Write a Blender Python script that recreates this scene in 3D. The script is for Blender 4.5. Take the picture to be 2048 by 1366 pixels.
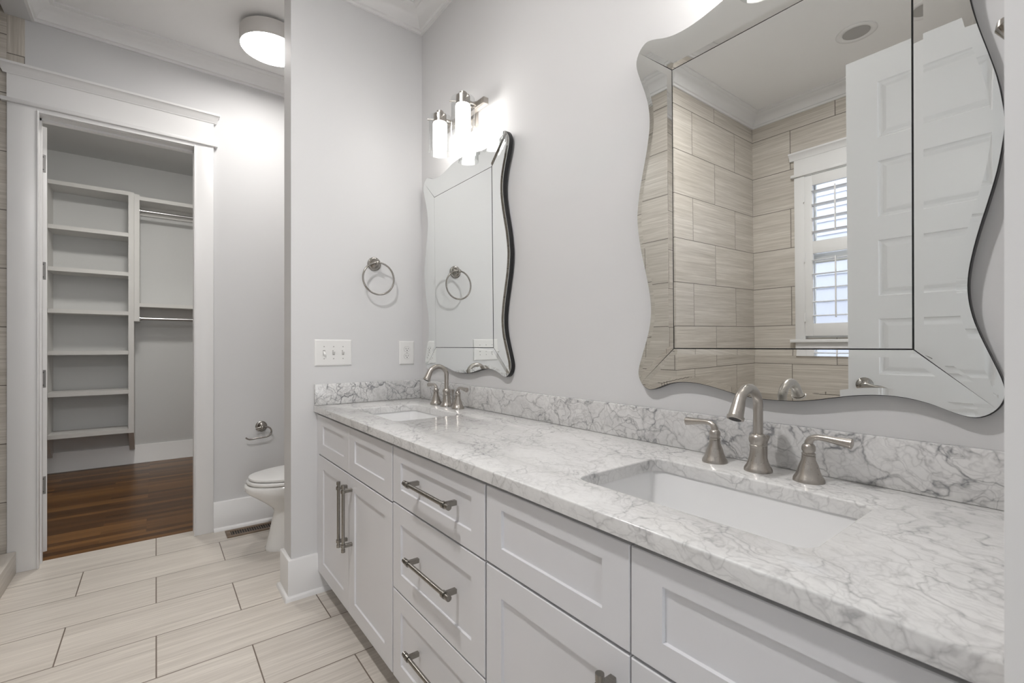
import bpy, bmesh, math, random
from mathutils import Vector, Matrix
R = math.radians
random.seed(7)
for o in list(bpy.data.objects): bpy.data.objects.remove(o)
S = bpy.context.scene
COL = S.collection

# ------------------------------------------------------------------ camera, world, exposure
cd = bpy.data.cameras.new('camera'); cam = bpy.data.objects.new('camera', cd); COL.objects.link(cam)
cam.location = (-1.1904, 0.0, 1.1995)
cam.rotation_euler = (R(90), 0, R(-37.65))
cd.sensor_width = 36.0; cd.lens = 923.24 / 2048 * 36.0; cd.shift_y = 9.8 / 2048
cd.clip_start = 0.02
cd.dof.use_dof = True; cd.dof.focus_distance = 1.8; cd.dof.aperture_fstop = 9.0
S.camera = cam
W = bpy.data.worlds.new('world'); S.world = W; W.use_nodes = True
bg = W.node_tree.nodes['Background']; bg.inputs[0].default_value = (0.93, 0.96, 1.0, 1); bg.inputs[1].default_value = 1.05
S.view_settings.view_transform = 'Standard'; S.view_settings.look = 'None'
S.view_settings.exposure = 1.78; S.view_settings.gamma = 1.0
try: S.view_settings.use_curve_mapping = False
except Exception: pass
SCONCE = 5.4      # emission of the frosted vanity tubes
DOWN_FILL = 190.0      # emission of the unseen downlight added as fill
DRUM = 11.5        # emission of the ceiling drum diffuser
CLOSET = 24.0  # emission of the unseen lamp added in the closet

# ------------------------------------------------------------------ materials
def mat(name):
    m = bpy.data.materials.new(name); m.use_nodes = True
    return m, m.node_tree.nodes, m.node_tree.links, m.node_tree.nodes['Principled BSDF']
def simple(name, col, rough=0.5, metal=0.0, bump=0.0, bscale=200.0, spec=0.5, coat=0.0):
    m, N, L, p = mat(name)
    p.inputs['Base Color'].default_value = (*col, 1); p.inputs['Roughness'].default_value = rough
    p.inputs['Metallic'].default_value = metal; p.inputs['Specular IOR Level'].default_value = spec
    p.inputs['Coat Weight'].default_value = coat
    tc = N.new('ShaderNodeTexCoord'); no = N.new('ShaderNodeTexNoise'); no.inputs['Scale'].default_value = bscale
    L.new(tc.outputs['Object'], no.inputs['Vector'])
    if bump:
        b = N.new('ShaderNodeBump'); b.inputs['Strength'].default_value = bump; b.inputs['Distance'].default_value = 0.002
        L.new(no.outputs['Fac'], b.inputs['Height']); L.new(b.outputs['Normal'], p.inputs['Normal'])
    return m
def emis(name, col, st):
    m, N, L, p = mat(name)
    p.inputs['Base Color'].default_value = (*col, 1); p.inputs['Emission Color'].default_value = (*col, 1)
    p.inputs['Emission Strength'].default_value = st
    return m
def ramp(N, stops):
    r = N.new('ShaderNodeValToRGB'); e = r.color_ramp.elements
    while len(e) < len(stops): e.new(0.5)
    for i, (t, c) in enumerate(stops): e[i].position = t; e[i].color = (*c, 1) if len(c) == 3 else c
    return r
def g(v): return (v, v, v)

def tile(name, ua, va, u0, v0, light, dark, grout, rough=0.35, vertical=False):
    """12 x 24 inch porcelain in running bond with fine linear grain"""
    m, N, L, p = mat(name)
    tc = N.new('ShaderNodeTexCoord'); sp = N.new('ShaderNodeSeparateXYZ'); L.new(tc.outputs['Object'], sp.inputs[0])
    def shifted(ax, off):
        a = N.new('ShaderNodeMath'); a.operation = 'SUBTRACT'; a.inputs[1].default_value = off
        L.new(sp.outputs['XYZ'.index(ax)], a.inputs[0]); return a.outputs[0]
    u = shifted(ua, u0); v = shifted(va, v0)
    cb = N.new('ShaderNodeCombineXYZ'); L.new(u, cb.inputs[0]); L.new(v, cb.inputs[1])
    br = N.new('ShaderNodeTexBrick'); L.new(cb.outputs[0], br.inputs['Vector'])
    br.offset = 0.5; br.offset_frequency = 2; br.squash = 1.0
    br.inputs['Color1'].default_value = (0, 0, 0, 1); br.inputs['Color2'].default_value = (1, 1, 1, 1); br.inputs['Mortar'].default_value = (0.5, 0.5, 0.5, 1)
    br.inputs['Scale'].default_value = 1.0; br.inputs['Mortar Size'].default_value = 0.0025; br.inputs['Mortar Smooth'].default_value = 0.15
    br.inputs['Brick Width'].default_value = 0.6128; br.inputs['Row Height'].default_value = 0.3078
    def grain(su, sv, detail, dist):
        c = N.new('ShaderNodeCombineXYZ')
        for i, (s, src) in enumerate(((su, u), (sv, v))):
            mm = N.new('ShaderNodeMath'); mm.operation = 'MULTIPLY'; mm.inputs[1].default_value = s; L.new(src, mm.inputs[0]); L.new(mm.outputs[0], c.inputs[i])
        mm = N.new('ShaderNodeMath'); mm.operation = 'MULTIPLY'; mm.inputs[1].default_value = 37.0
        L.new(br.outputs['Color'], mm.inputs[0]); L.new(mm.outputs[0], c.inputs[2])
        n = N.new('ShaderNodeTexNoise'); n.inputs['Scale'].default_value = 1.0; n.inputs['Detail'].default_value = detail
        n.inputs['Roughness'].default_value = 0.6; n.inputs['Distortion'].default_value = dist
        L.new(c.outputs[0], n.inputs['Vector']); return n.outputs['Fac']
    k = (110, 2.2) if vertical else (2.2, 110); k2 = (22, 1.1) if vertical else (1.1, 22); k3 = (420, 9) if vertical else (9, 420)
    a = grain(*k, 3, 0.3); b = grain(*k2, 2, 0.6); c3 = grain(*k3, 1, 0.0)
    mx = N.new('ShaderNodeMix'); mx.data_type = 'FLOAT'; mx.inputs[0].default_value = 0.4; L.new(a, mx.inputs[2]); L.new(b, mx.inputs[3])
    mx2 = N.new('ShaderNodeMix'); mx2.data_type = 'FLOAT'; mx2.inputs[0].default_value = 0.25; L.new(mx.outputs[0], mx2.inputs[2]); L.new(c3, mx2.inputs[3])
    r = ramp(N, [(0.33, dark), (0.50, tuple((x + y) / 2 for x, y in zip(light, dark))), (0.64, light)]); L.new(mx2.outputs[0], r.inputs[0])
    tint = N.new('ShaderNodeMix'); tint.data_type = 'RGBA'; tint.blend_type = 'MULTIPLY'; tint.inputs[0].default_value = 1.0
    tr = ramp(N, [(0, g(0.94)), (1, g(1.03))]); L.new(br.outputs['Color'], tr.inputs[0])
    L.new(r.outputs[0], tint.inputs[6]); L.new(tr.outputs[0], tint.inputs[7])
    fin = N.new('ShaderNodeMix'); fin.data_type = 'RGBA'; fin.inputs[7].default_value = (*grout, 1)
    L.new(br.outputs['Fac'], fin.inputs[0]); L.new(tint.outputs[2], fin.inputs[6]); L.new(fin.outputs[2], p.inputs['Base Color'])
    p.inputs['Roughness'].default_value = rough
    bu = N.new('ShaderNodeBump'); bu.invert = True; bu.inputs['Strength'].default_value = 0.4; bu.inputs['Distance'].default_value = 0.002
    L.new(br.outputs['Fac'], bu.inputs['Height']); L.new(bu.outputs['Normal'], p.inputs['Normal'])
    return m

def marble(name, rot, vein=1.0, cloud=1.0, off=(0, 0, 0)):
    m, N, L, p = mat(name)
    tc = N.new('ShaderNodeTexCoord'); mp = N.new('ShaderNodeMapping'); L.new(tc.outputs['Object'], mp.inputs['Vector'])
    mp.inputs['Rotation'].default_value = rot; mp.inputs['Location'].default_value = off
    def noise(sc, det=4, ro=0.55, src=None):
        n = N.new('ShaderNodeTexNoise'); n.inputs['Scale'].default_value = sc; n.inputs['Detail'].default_value = det; n.inputs['Roughness'].default_value = ro
        L.new(src or mp.outputs[0], n.inputs['Vector']); return n
    def warp(sc, amt, src):
        n = noise(sc, 3); s = N.new('ShaderNodeVectorMath'); s.operation = 'SUBTRACT'; s.inputs[1].default_value = (0.5, 0.5, 0.5); L.new(n.outputs['Color'], s.inputs[0])
        k = N.new('ShaderNodeVectorMath'); k.operation = 'SCALE'; k.inputs['Scale'].default_value = amt; L.new(s.outputs[0], k.inputs[0])
        a = N.new('ShaderNodeVectorMath'); a.operation = 'ADD'; L.new(src, a.inputs[0]); L.new(k.outputs[0], a.inputs[1]); return a.outputs[0]
    sc = N.new('ShaderNodeVectorMath'); sc.operation = 'MULTIPLY'; sc.inputs[1].default_value = (1.0, 0.55, 1.0); L.new(mp.outputs[0], sc.inputs[0])
    w = warp(7, 0.13, sc.outputs[0]); w = warp(26, 0.03, w)
    def veins(scale, width, src=w):
        v = N.new('ShaderNodeTexVoronoi'); v.feature = 'DISTANCE_TO_EDGE'; v.inputs['Scale'].default_value = scale; L.new(src, v.inputs['Vector'])
        r = ramp(N, [(0.0, g(1)), (width * 0.35, g(0.45)), (width, g(0))]); L.new(v.outputs['Distance'], r.inputs[0]); return r.outputs[0]
    v1 = veins(14, 0.05); v2 = veins(34, 0.085); v3 = veins(5.0, 0.022); v4 = veins(62, 0.14)
    mask = ramp(N, [(0.40, g(0)), (0.62, g(1))]); L.new(noise(4.0, 4, 0.6).outputs['Fac'], mask.inputs[0])
    mask2 = ramp(N, [(0.42, g(0.1)), (0.6, g(1))]); L.new(noise(6.5, 3, 0.6, w).outputs['Fac'], mask2.inputs[0])
    def mul(a, b):
        x = N.new('ShaderNodeMath'); x.operation = 'MULTIPLY'; L.new(a, x.inputs[0])
        if isinstance(b, float): x.inputs[1].default_value = b
        else: L.new(b, x.inputs[1])
        return x.outputs[0]
    def add(a, b):
        x = N.new('ShaderNodeMath'); x.operation = 'ADD'; x.use_clamp = True; L.new(a, x.inputs[0]); L.new(b, x.inputs[1]); return x.outputs[0]
    tot = add(add(mul(mul(v1, mask2.outputs[0]), 0.46 * vein), mul(mul(v2, mask.outputs[0]), 0.34 * vein)), mul(v3, 0.34 * vein))
    tot = add(tot, mul(mul(v4, mask2.outputs[0]), 0.20 * vein))
    cl = ramp(N, [(0.42, g(0)), (0.78, g(1))]); L.new(noise(5.0, 6, 0.68, w).outputs['Fac'], cl.inputs[0])
    tot = add(tot, mul(cl.outputs[0], 0.30 * cloud))
    fine = ramp(N, [(0.45, g(0)), (0.75, g(1))]); L.new(noise(48, 4, 0.7).outputs['Fac'], fine.inputs[0])
    tot = add(tot, mul(fine.outputs[0], 0.10))
    col = ramp(N, [(0.0, (0.76, 0.755, 0.745)), (0.35, (0.56, 0.555, 0.55)), (0.75, (0.31, 0.31, 0.315)), (1.0, (0.20, 0.20, 0.21))]); L.new(tot, col.inputs[0])
    L.new(col.outputs[0], p.inputs['Base Color']); p.inputs['Roughness'].default_value = 0.16
    return m

def wood(name):
    m, N, L, p = mat(name)
    tc = N.new('ShaderNodeTexCoord')
    br = N.new('ShaderNodeTexBrick'); L.new(tc.outputs['Object'], br.inputs['Vector']); br.offset = 0.37; br.offset_frequency = 3
    br.inputs['Color1'].default_value = (0, 0, 0, 1); br.inputs['Color2'].default_value = (1, 1, 1, 1); br.inputs['Mortar'].default_value = (0, 0, 0, 1)
    br.inputs['Scale'].default_value = 1; br.inputs['Mortar Size'].default_value = 0.0006; br.inputs['Brick Width'].default_value = 0.62; br.inputs['Row Height'].default_value = 0.057
    mp = N.new('ShaderNodeMapping'); mp.inputs['Scale'].default_value = (2.5, 55, 1); L.new(tc.outputs['Object'], mp.inputs['Vector'])
    sp = N.new('ShaderNodeVectorMath'); sp.operation = 'MULTIPLY_ADD'; sp.inputs[1].default_value = (9, 13, 21); L.new(br.outputs['Color'], sp.inputs[0]); L.new(mp.outputs[0], sp.inputs[2])
    n = N.new('ShaderNodeTexNoise'); n.inputs['Scale'].default_value = 1; n.inputs['Detail'].default_value = 5; n.inputs['Distortion'].default_value = 1.0; L.new(sp.outputs[0], n.inputs['Vector'])
    mx = N.new('ShaderNodeMix'); mx.data_type = 'FLOAT'; mx.inputs[0].default_value = 0.5; L.new(n.outputs['Fac'], mx.inputs[2]); L.new(br.outputs['Color'], mx.inputs[3])
    r = ramp(N, [(0.15, (0.045, 0.019, 0.005)), (0.5, (0.12, 0.052, 0.014)), (0.85, (0.23, 0.11, 0.032))]); L.new(mx.outputs[0], r.inputs[0])
    L.new(r.outputs[0], p.inputs['Base Color']); p.inputs['Roughness'].default_value = 0.30; p.inputs['Specular IOR Level'].default_value = 0.2
    return m

def brushed(name, col, rough=0.3, axis=2):
    m, N, L, p = mat(name)
    p.inputs['Base Color'].default_value = (*col, 1); p.inputs['Metallic'].default_value = 1.0
    tc = N.new('ShaderNodeTexCoord'); mp = N.new('ShaderNodeMapping'); sc = [600, 600, 600]; sc[axis] = 12; mp.inputs['Scale'].default_value = sc
    L.new(tc.outputs['Object'], mp.inputs['Vector']); n = N.new('ShaderNodeTexNoise'); n.inputs['Scale'].default_value = 1; L.new(mp.outputs[0], n.inputs['Vector'])
    r = ramp(N, [(0.3, g(rough - 0.03)), (0.7, g(rough + 0.04))]); L.new(n.outputs['Fac'], r.inputs[0]); L.new(r.outputs[0], p.inputs['Roughness'])
    return m

def thin_glass(name, tint=(0.95, 0.955, 0.955), boost=0.0):
    m, N, L, p = mat(name); N.remove(p)
    out = N['Material Output']; t = N.new('ShaderNodeBsdfTransparent'); t.inputs[0].default_value = (*tint, 1)
    gl = N.new('ShaderNodeBsdfGlossy'); gl.inputs['Roughness'].default_value = 0.02
    lw = N.new('ShaderNodeLayerWeight'); lw.inputs['Blend'].default_value = 0.5
    pw = N.new('ShaderNodeMath'); pw.operation = 'POWER'; pw.inputs[1].default_value = 4.0; L.new(lw.outputs['Facing'], pw.inputs[0])
    fr = N.new('ShaderNodeMath'); fr.operation = 'MULTIPLY_ADD'; fr.inputs[1].default_value = 0.55; fr.inputs[2].default_value = 0.03; L.new(pw.outputs[0], fr.inputs[0])
    mx = N.new('ShaderNodeMixShader'); L.new(fr.outputs[0], mx.inputs[0]); L.new(t.outputs[0], mx.inputs[1]); L.new(gl.outputs[0], mx.inputs[2])
    L.new(mx.outputs[0], out.inputs[0]); return m

def mirror_mat(name):
    m, N, L, p = mat(name); p.inputs['Base Color'].default_value = (0.90, 0.92, 0.91, 1); p.inputs['Metallic'].default_value = 1; p.inputs['Roughness'].default_value = 0.0
    return m

M = {}
M['wall'] = simple('wall_paint', (0.675, 0.673, 0.675), 0.6, bump=0.05, bscale=350, spec=0.3)
M['ceiling'] = simple('ceiling_paint', (0.87, 0.865, 0.86), 0.8, spec=0.2)
M['trim'] = simple('trim_paint', (0.79, 0.785, 0.78), 0.35, bump=0.03, bscale=60)
M['cabinet'] = simple('cabinet_paint', (0.735, 0.735, 0.755), 0.38, bump=0.02, bscale=90)
M['cabinet_dark'] = simple('cabinet_shadow_gap', (0.30, 0.30, 0.30), 0.6)
M['shelf'] = simple('closet_shelf_paint', (0.70, 0.69, 0.67), 0.45)
M['closet'] = simple('closet_wall_paint', (0.66, 0.665, 0.66), 0.55, spec=0.3)
M['porcelain'] = simple('porcelain', (0.84, 0.835, 0.82), 0.08, coat=0.3)
M['sinkw'] = simple('sink_porcelain', (0.84, 0.84, 0.84), 0.10, coat=0.2)
M['plastic'] = simple('white_plastic', (0.80, 0.795, 0.78), 0.3)
M['slot'] = simple('dark_slot', (0.03, 0.03, 0.03), 0.6)
M['nickel'] = brushed('brushed_nickel', (0.47, 0.44, 0.405), 0.30)
M['nickel_h'] = brushed('dark_brushed_nickel', (0.31, 0.295, 0.27), 0.24, 1)
M['steel'] = simple('polished_nickel', (0.36, 0.34, 0.315), 0.16, 1.0)
M['carpet'] = simple('hall_carpet', (0.50, 0.47, 0.42), 0.95, bump=0.4, bscale=400)  # pale tone chosen to bounce fill light from the unseen hall
M['chrome'] = simple('chrome', (0.50, 0.50, 0.50), 0.28, 1.0)
M['hinge'] = simple('hinge_metal', (0.27, 0.265, 0.26), 0.45, 1.0)
M['mirror'] = mirror_mat('silvered_glass')
M['backing'] = simple('mirror_black_edge', (0.012, 0.012, 0.013), 0.35)
M['glass'] = thin_glass('clear_glass')
M['tube'] = emis('frosted_lit_tube', (1.0, 0.965, 0.93), SCONCE)
M['diffuser'] = emis('lit_diffuser', (1.0, 0.975, 0.95), DRUM)
M['clight'] = emis('added_closet_diffuser', (1.0, 0.97, 0.92), CLOSET)
M['fill_lens'] = emis('added_fill_lens', (1.0, 0.98, 0.97), DOWN_FILL)
M['drum'] = simple('drum_white', (0.62, 0.60, 0.58), 0.5)
M['lens'] = simple('unlit_lens', (0.42, 0.41, 0.40), 0.6)
M['vent'] = simple('brown_register', (0.20, 0.145, 0.10), 0.45, 0.4)
M['vinyl'] = simple('window_vinyl', (0.8, 0.8, 0.78), 0.4)
M['siding'] = simple('siding_paint', (0.68, 0.71, 0.84), 0.6)
M['ground'] = simple('outside_ground', (0.3, 0.32, 0.25), 0.9)
M['marble_top'] = marble('marble_counter', (0, 0, R(20)), 0.85, 0.75)
M['marble_splash'] = marble('marble_backsplash', (R(15), R(30), R(40)), 1.3, 1.5, (3.1, 0.4, 1.7))
M['marble_side'] = marble('marble_side_splash', (R(-25), R(20), R(10)), 1.4, 1.6, (1.3, 2.4, 0.2))
GX, GY = -1.18925, 3.64635
FL, FD, FG = (0.76, 0.71, 0.645), (0.50, 0.455, 0.405), (0.19, 0.15, 0.12)
WL, WD, WG = (0.70, 0.655, 0.595), (0.42, 0.38, 0.325), (0.15, 0.13, 0.11)
M['tile_floor'] = tile('floor_tile', 'X', 'Y', GX, GY, FL, FD, FG, 0.30)
M['tile_xz'] = tile('wall_tile_east_west', 'X', 'Z', -1.95 + 0.3064, 1.302, WL, WD, WG)
M['tile_yz'] = tile('wall_tile_north_south', 'Y', 'Z', 1.548 + 0.3064, 1.302, WL, WD, WG)
M['tile_trim'] = tile('wall_tile_vertical_trim', 'X', 'Z', -1.746, 0.9, WL, WD, WG, vertical=True)
M['tile_curb'] = tile('curb_tile', 'Y', 'Z', 3.5, -0.1, FL, FD, FG)
M['wood'] = wood('dark_oak_floor')

# ------------------------------------------------------------------ mesh helpers
class MB:
    def __init__(s): s.b = bmesh.new()
    def box(s, x0, x1, y0, y1, z0, z1, bev=0.0, seg=2):
        t = bmesh.new(); bmesh.ops.create_cube(t, size=1)
        for v in t.verts: v.co = Vector(((x0 + x1) / 2 + v.co.x * (x1 - x0), (y0 + y1) / 2 + v.co.y * (y1 - y0), (z0 + z1) / 2 + v.co.z * (z1 - z0)))
        if bev: bmesh.ops.bevel(t, geom=t.edges[:], offset=bev, segments=seg, profile=0.5, affect='EDGES')
        s._merge(t); return s
    def _merge(s, t, mtx=None):
        if mtx is not None: bmesh.ops.transform(t, matrix=mtx, verts=t.verts)
        me = bpy.data.meshes.new('tmp'); t.to_mesh(me); t.free(); s.b.from_mesh(me); bpy.data.meshes.remove(me)
    def lathe(s, prof, origin=(0, 0, 0), axis=(0, 0, 1), n=28, cap0=True, cap1=True):
        ax = Vector(axis).normalized(); q = Vector((0, 0, 1)).rotation_difference(ax); rings = []
        for r, z in prof:
            rings.append([s.b.verts.new(Vector(origin) + q @ Vector((r * math.cos(2 * math.pi * k / n), r * math.sin(2 * math.pi * k / n), z))) for k in range(n)])
        for a, c in zip(rings, rings[1:]):
            for k in range(n): s.b.faces.new((a[k], a[(k + 1) % n], c[(k + 1) % n], c[k]))
        if cap0: s.b.faces.new(rings[0][::-1])
        if cap1: s.b.faces.new(rings[-1])
        return s
    def cyl(s, p0, p1, r, n=20, r1=None):
        p0 = Vector(p0); p1 = Vector(p1); return s.lathe([(r, 0), (r if r1 is None else r1, (p1 - p0).length)], p0, p1 - p0, n)
    def tube(s, pts, rad, n=16, closed=False):
        pts = [Vector(p) for p in pts]; m = len(pts)
        if not isinstance(rad, (list, tuple)): rad = [rad] * m
        tan = []
        for i in range(m):
            a = pts[(i - 1) % m] if closed else pts[max(i - 1, 0)]; c = pts[(i + 1) % m] if closed else pts[min(i + 1, m - 1)]
            tan.append((c - a).normalized())
        nrm = tan[0].orthogonal().normalized(); rings = []
        for i in range(m):
            if i:
                q = tan[i - 1].rotation_difference(tan[i]); nrm = q @ nrm
            nn = (nrm - tan[i] * nrm.dot(tan[i])).normalized(); bb = tan[i].cross(nn)
            rings.append([s.b.verts.new(pts[i] + (nn * math.cos(2 * math.pi * k / n) + bb * math.sin(2 * math.pi * k / n)) * rad[i]) for k in range(n)])
        for i in range(m if closed else m - 1):
            a = rings[i]; c = rings[(i + 1) % m]
            for k in range(n): s.b.faces.new((a[k], a[(k + 1) % n], c[(k + 1) % n], c[k]))
        if not closed: s.b.faces.new(rings[0][::-1]); s.b.faces.new(rings[-1])
        return s
    def prism(s, poly, z0, z1, plane='xy'):
        """poly extruded; plane xy -> along z, xz -> along y, yz -> along x"""
        def P(a, b, c): return {'xy': (a, b, c), 'xz': (a, c, b), 'yz': (c, a, b)}[plane]
        lo = [s.b.verts.new(P(a, b, z0)) for a, b in poly]; hi = [s.b.verts.new(P(a, b, z1)) for a, b in poly]; n = len(poly)
        s.b.faces.new(lo[::-1]); s.b.faces.new(hi)
        for i in range(n): s.b.faces.new((lo[i], lo[(i + 1) % n], hi[(i + 1) % n], hi[i]))
        return s
    def loft(s, rings, cap0=True, cap1=True):
        rr = [[s.b.verts.new(p) for p in r] for r in rings]; n = len(rr[0])
        for a, c in zip(rr, rr[1:]):
            for k in range(n): s.b.faces.new((a[k], a[(k + 1) % n], c[(k + 1) % n], c[k]))
        if cap0: s.b.faces.new(rr[0][::-1])
        if cap1: s.b.faces.new(rr[-1])
        return s
    def sweep(s, path, prof, closed=False):
        """profile (out, z) swept along a floor-plan path, out measured to the left of travel, mitred"""
        path = [Vector((p[0], p[1])) for p in path]; m = len(path); rings = []
        for i in range(m):
            dirs = []
            if closed or i > 0: dirs.append((path[i] - path[i - 1]).normalized())
            if closed or i < m - 1: dirs.append((path[(i + 1) % m] - path[i]).normalized())
            ns = [Vector((-d.y, d.x)) for d in dirs]
            mv = ns[0] if len(ns) == 1 else (ns[0] + ns[1]) / (1 + ns[0].dot(ns[1]))
            rings.append([s.b.verts.new((path[i].x + mv.x * o, path[i].y + mv.y * o, z)) for o, z in prof])
        k = len(prof)
        for i in range(m if closed else m - 1):
            a = rings[i]; c = rings[(i + 1) % m]
            for j in range(k): s.b.faces.new((a[j], a[(j + 1) % k], c[(j + 1) % k], c[j]))
        if not closed: s.b.faces.new(rings[0]); s.b.faces.new(rings[-1][::-1])
        return s
    def build(s, name, material, parent=None, sharp=35, smooth=True):
        bmesh.ops.recalc_face_normals(s.b, faces=s.b.faces)
        me = bpy.data.meshes.new(name); s.b.to_mesh(me); s.b.free()
        if smooth:
            for p in me.polygons: p.use_smooth = True
            me.set_sharp_from_angle(angle=R(sharp))
        me.materials.append(material)
        o = bpy.data.objects.new(name, me); COL.objects.link(o)
        if parent: o.parent = parent; o.matrix_parent_inverse = Matrix.Identity(4) if parent.type == 'EMPTY' and parent.get('_local') else parent.matrix_world.inverted() if False else Matrix.Identity(4)
        return o
def tag(o, label=None, cat=None, group=None, kind=None):
    if label: o['label'] = label
    if cat: o['category'] = cat
    if group: o['group'] = group
    if kind: o['kind'] = kind
    return o
def struct(o, label=None): return tag(o, label, kind='structure')
def empty(name, label, cat, loc=(0, 0, 0), group=None):
    """an Empty at the thing's base; its parts are modelled in the thing's own space"""
    o = bpy.data.objects.new(name, None); COL.objects.link(o); o.location = loc; o.empty_display_size = 0.05
    return tag(o, label, cat, group)
def kids(o): return [c for c in bpy.data.objects if c.parent == o]
def copy_tree(o, parent=None):
    c = o.copy(); COL.objects.link(c); c.parent = parent
    for ch in kids(o): copy_tree(ch, c)
    return c
def at(world, origin): return tuple(a - b for a, b in zip(world, origin))

# ------------------------------------------------------------------ the room shell
CE = 3.05
YP0, YP1, XPE = 2.378, 2.523, -0.682
YN, YN1 = 3.553, 3.68
XW, XPI, YPI = -2.87, -1.72, 1.84
YS = 0.037
struct(MB().box(-2.95, 0.1, -0.08, 3.645, -0.05, 0).build('floor', M['tile_floor'], smooth=False), 'pale linear grained floor tile in running bond')
struct(MB().box(-3.2, 0.1, 3.645, 6.25, -0.05, -0.001).build('closet_floor', M['wood'], smooth=False), 'dark brown strip wood floor inside the closet')
struct(MB().box(-2.6, 0.6, -3.2, -0.08, -0.05, -0.001)  .build('hall_floor_added', M['carpet'], smooth=False), 'unseen beige floor added behind the doorway to bounce light')  # unseen floor, added and kept pale to bounce light
b = MB(); b.box(-2.6, -2.5, -3.2, -0.08, 0, CE); b.box(0.5, 0.6, -3.2, -0.08, 0, CE); b.box(-2.6, 0.6, -3.2, -0.08, CE, CE + 0.08)
b.box(-2.5, -2.1, -3.2, -3.1, 0, CE); b.box(0.3, 0.5, -3.2, -3.1, 0, CE); b.box(-2.1, 0.3, -3.2, -3.1, 0, 0.3); b.box(-2.1, 0.3, -3.2, -3.1, 2.6, CE); b.box(0.1, 0.5, -0.18, -0.08, 0, CE)
struct(b.build('wall_hall_added', M['wall'], smooth=False), 'unseen pale walls added behind the doorway to shape its light')  # unseen shell, added to dim the doorway; its opening lets fill light in
struct(MB().box(-2.97, 0.1, -0.08, 3.68, CE, CE + 0.08).build('ceiling', M['ceiling'], smooth=False), 'white painted bathroom ceiling')
struct(MB().box(0, 0.1, -0.08, 3.68, 0, CE).build('wall_east', M['wall'], smooth=False), 'pale wall behind the mirrors and the vanity')
struct(MB().box(XPE, 0, YP0, YP1, 0, CE).build('wall_partition', M['wall'], smooth=False), 'short pale wall between vanity and toilet')
b = MB(); b.box(-1.746, -1.72, YN, YN1, 0, CE); b.box(-0.97, 0, YN, YN1, 0, CE); b.box(-1.72, -0.97, YN, YN1, 2.48, CE); b.box(-2.97, -1.746, YN + 0.012, YN1, 0, CE)
struct(b.build('wall_north', M['wall'], smooth=False), 'pale wall around the closet doorway')
struct(MB().box(-1.812, -1.746, YN - 0.004, YN + 0.012, 0, CE).build('trim_2', M['tile_trim'], smooth=False), 'vertical tile trim strip at the shower edge')
struct(MB().box(XW, -1.8125, YN - 0.004, YN + 0.012, 0, CE).build('wall_shower_north', M['tile_xz'], smooth=False), 'tiled shower wall left of the closet door')
b = MB(); b.box(-2.97, -1.415, -0.08, YS, 0, CE); b.box(-0.585, 0, -0.08, YS, 0, CE); b.box(-1.415, -0.585, -0.08, YS, 2.485, CE)
struct(b.build('wall_south', M['wall'], smooth=False), 'wall around the doorway the view is taken from')
# west wall with the window hole  (casing hides the cut)
WY0, WY1, WZ0, WZ1 = 0.99, 1.46, 1.20, 2.455
b = MB(); b.box(-2.97, XW, -0.08, WY0, 0, CE); b.box(-2.97, XW, WY1, YN1, 0, CE); b.box(-2.97, XW, WY0, WY1, 0, WZ0); b.box(-2.97, XW, WY0, WY1, WZ1, CE)
struct(b.build('wall_west', M['tile_yz'], smooth=False), 'beige tiled wall with the shuttered window')
struct(MB().box(XW, XPI - 0.012, YPI, YPI + 0.012, 0, CE).build('wall_pier_south', M['tile_xz'], smooth=False), 'tiled end wall of the shower seen in the big mirror')
b = MB(); b.box(XPI - 0.012, XPI, YPI, 2.80, 0, CE)
struct(b.build('wall_pier_east', M['tile_yz'], smooth=False), 'tiled outer wall of the shower facing the vanity')
b = MB(); b.box(XW, XPI - 0.012, YPI + 0.012, YPI + 0.12, 0, CE); b.box(XPI - 0.13, XPI - 0.012, YPI + 0.12, 2.80, 0, CE); b.box(XPI - 0.10, XPI, 2.80, YN - 0.004, 2.95, CE)
struct(b.build('wall_pier_core', M['wall'], smooth=False), 'shower wall core and beam above the shower opening')
struct(MB().box(-1.885, -1.775, 2.80, YN - 0.022, 0, 0.116, 0.002).build('trim_3', M['tile_curb']), 'low tiled shower curb beside the closet casing')
# crown
CP = [(0, 2.952), (0.012, 2.952), (0.013, 2.966), (0.022, 2.969), (0.028, 2.985), (0.040, 3.002), (0.058, 3.016), (0.076, 3.024), (0.080, 3.033), (0.092, 3.036), (0.098, 3.041), (0.098, CE), (0, CE)]
struct(MB().sweep([(0, YS), (0, YP0), (XPE, YP0), (XPE, YP1), (0, YP1), (0, YN), (XPI, YN), (XPI, YPI), (XW, YPI), (XW, YS)], CP, closed=True).build('trim_1', M['trim'], sharp=50), 'white crown moulding around the ceiling')
BP = [(0, 0.188), (0.012, 0.188), (0.016, 0.184), (0.016, 0.022), (0.023, 0.019), (0.029, 0.012), (0.031, 0), (0, 0)]
struct(MB().sweep([(-0.50, YP0), (XPE, YP0), (XPE, YP1), (0, YP1), (0, YN), (-0.895, YN)], BP).build('baseboard_north', M['trim'], sharp=50), 'tall white baseboard around the partition and toilet nook')
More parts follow.
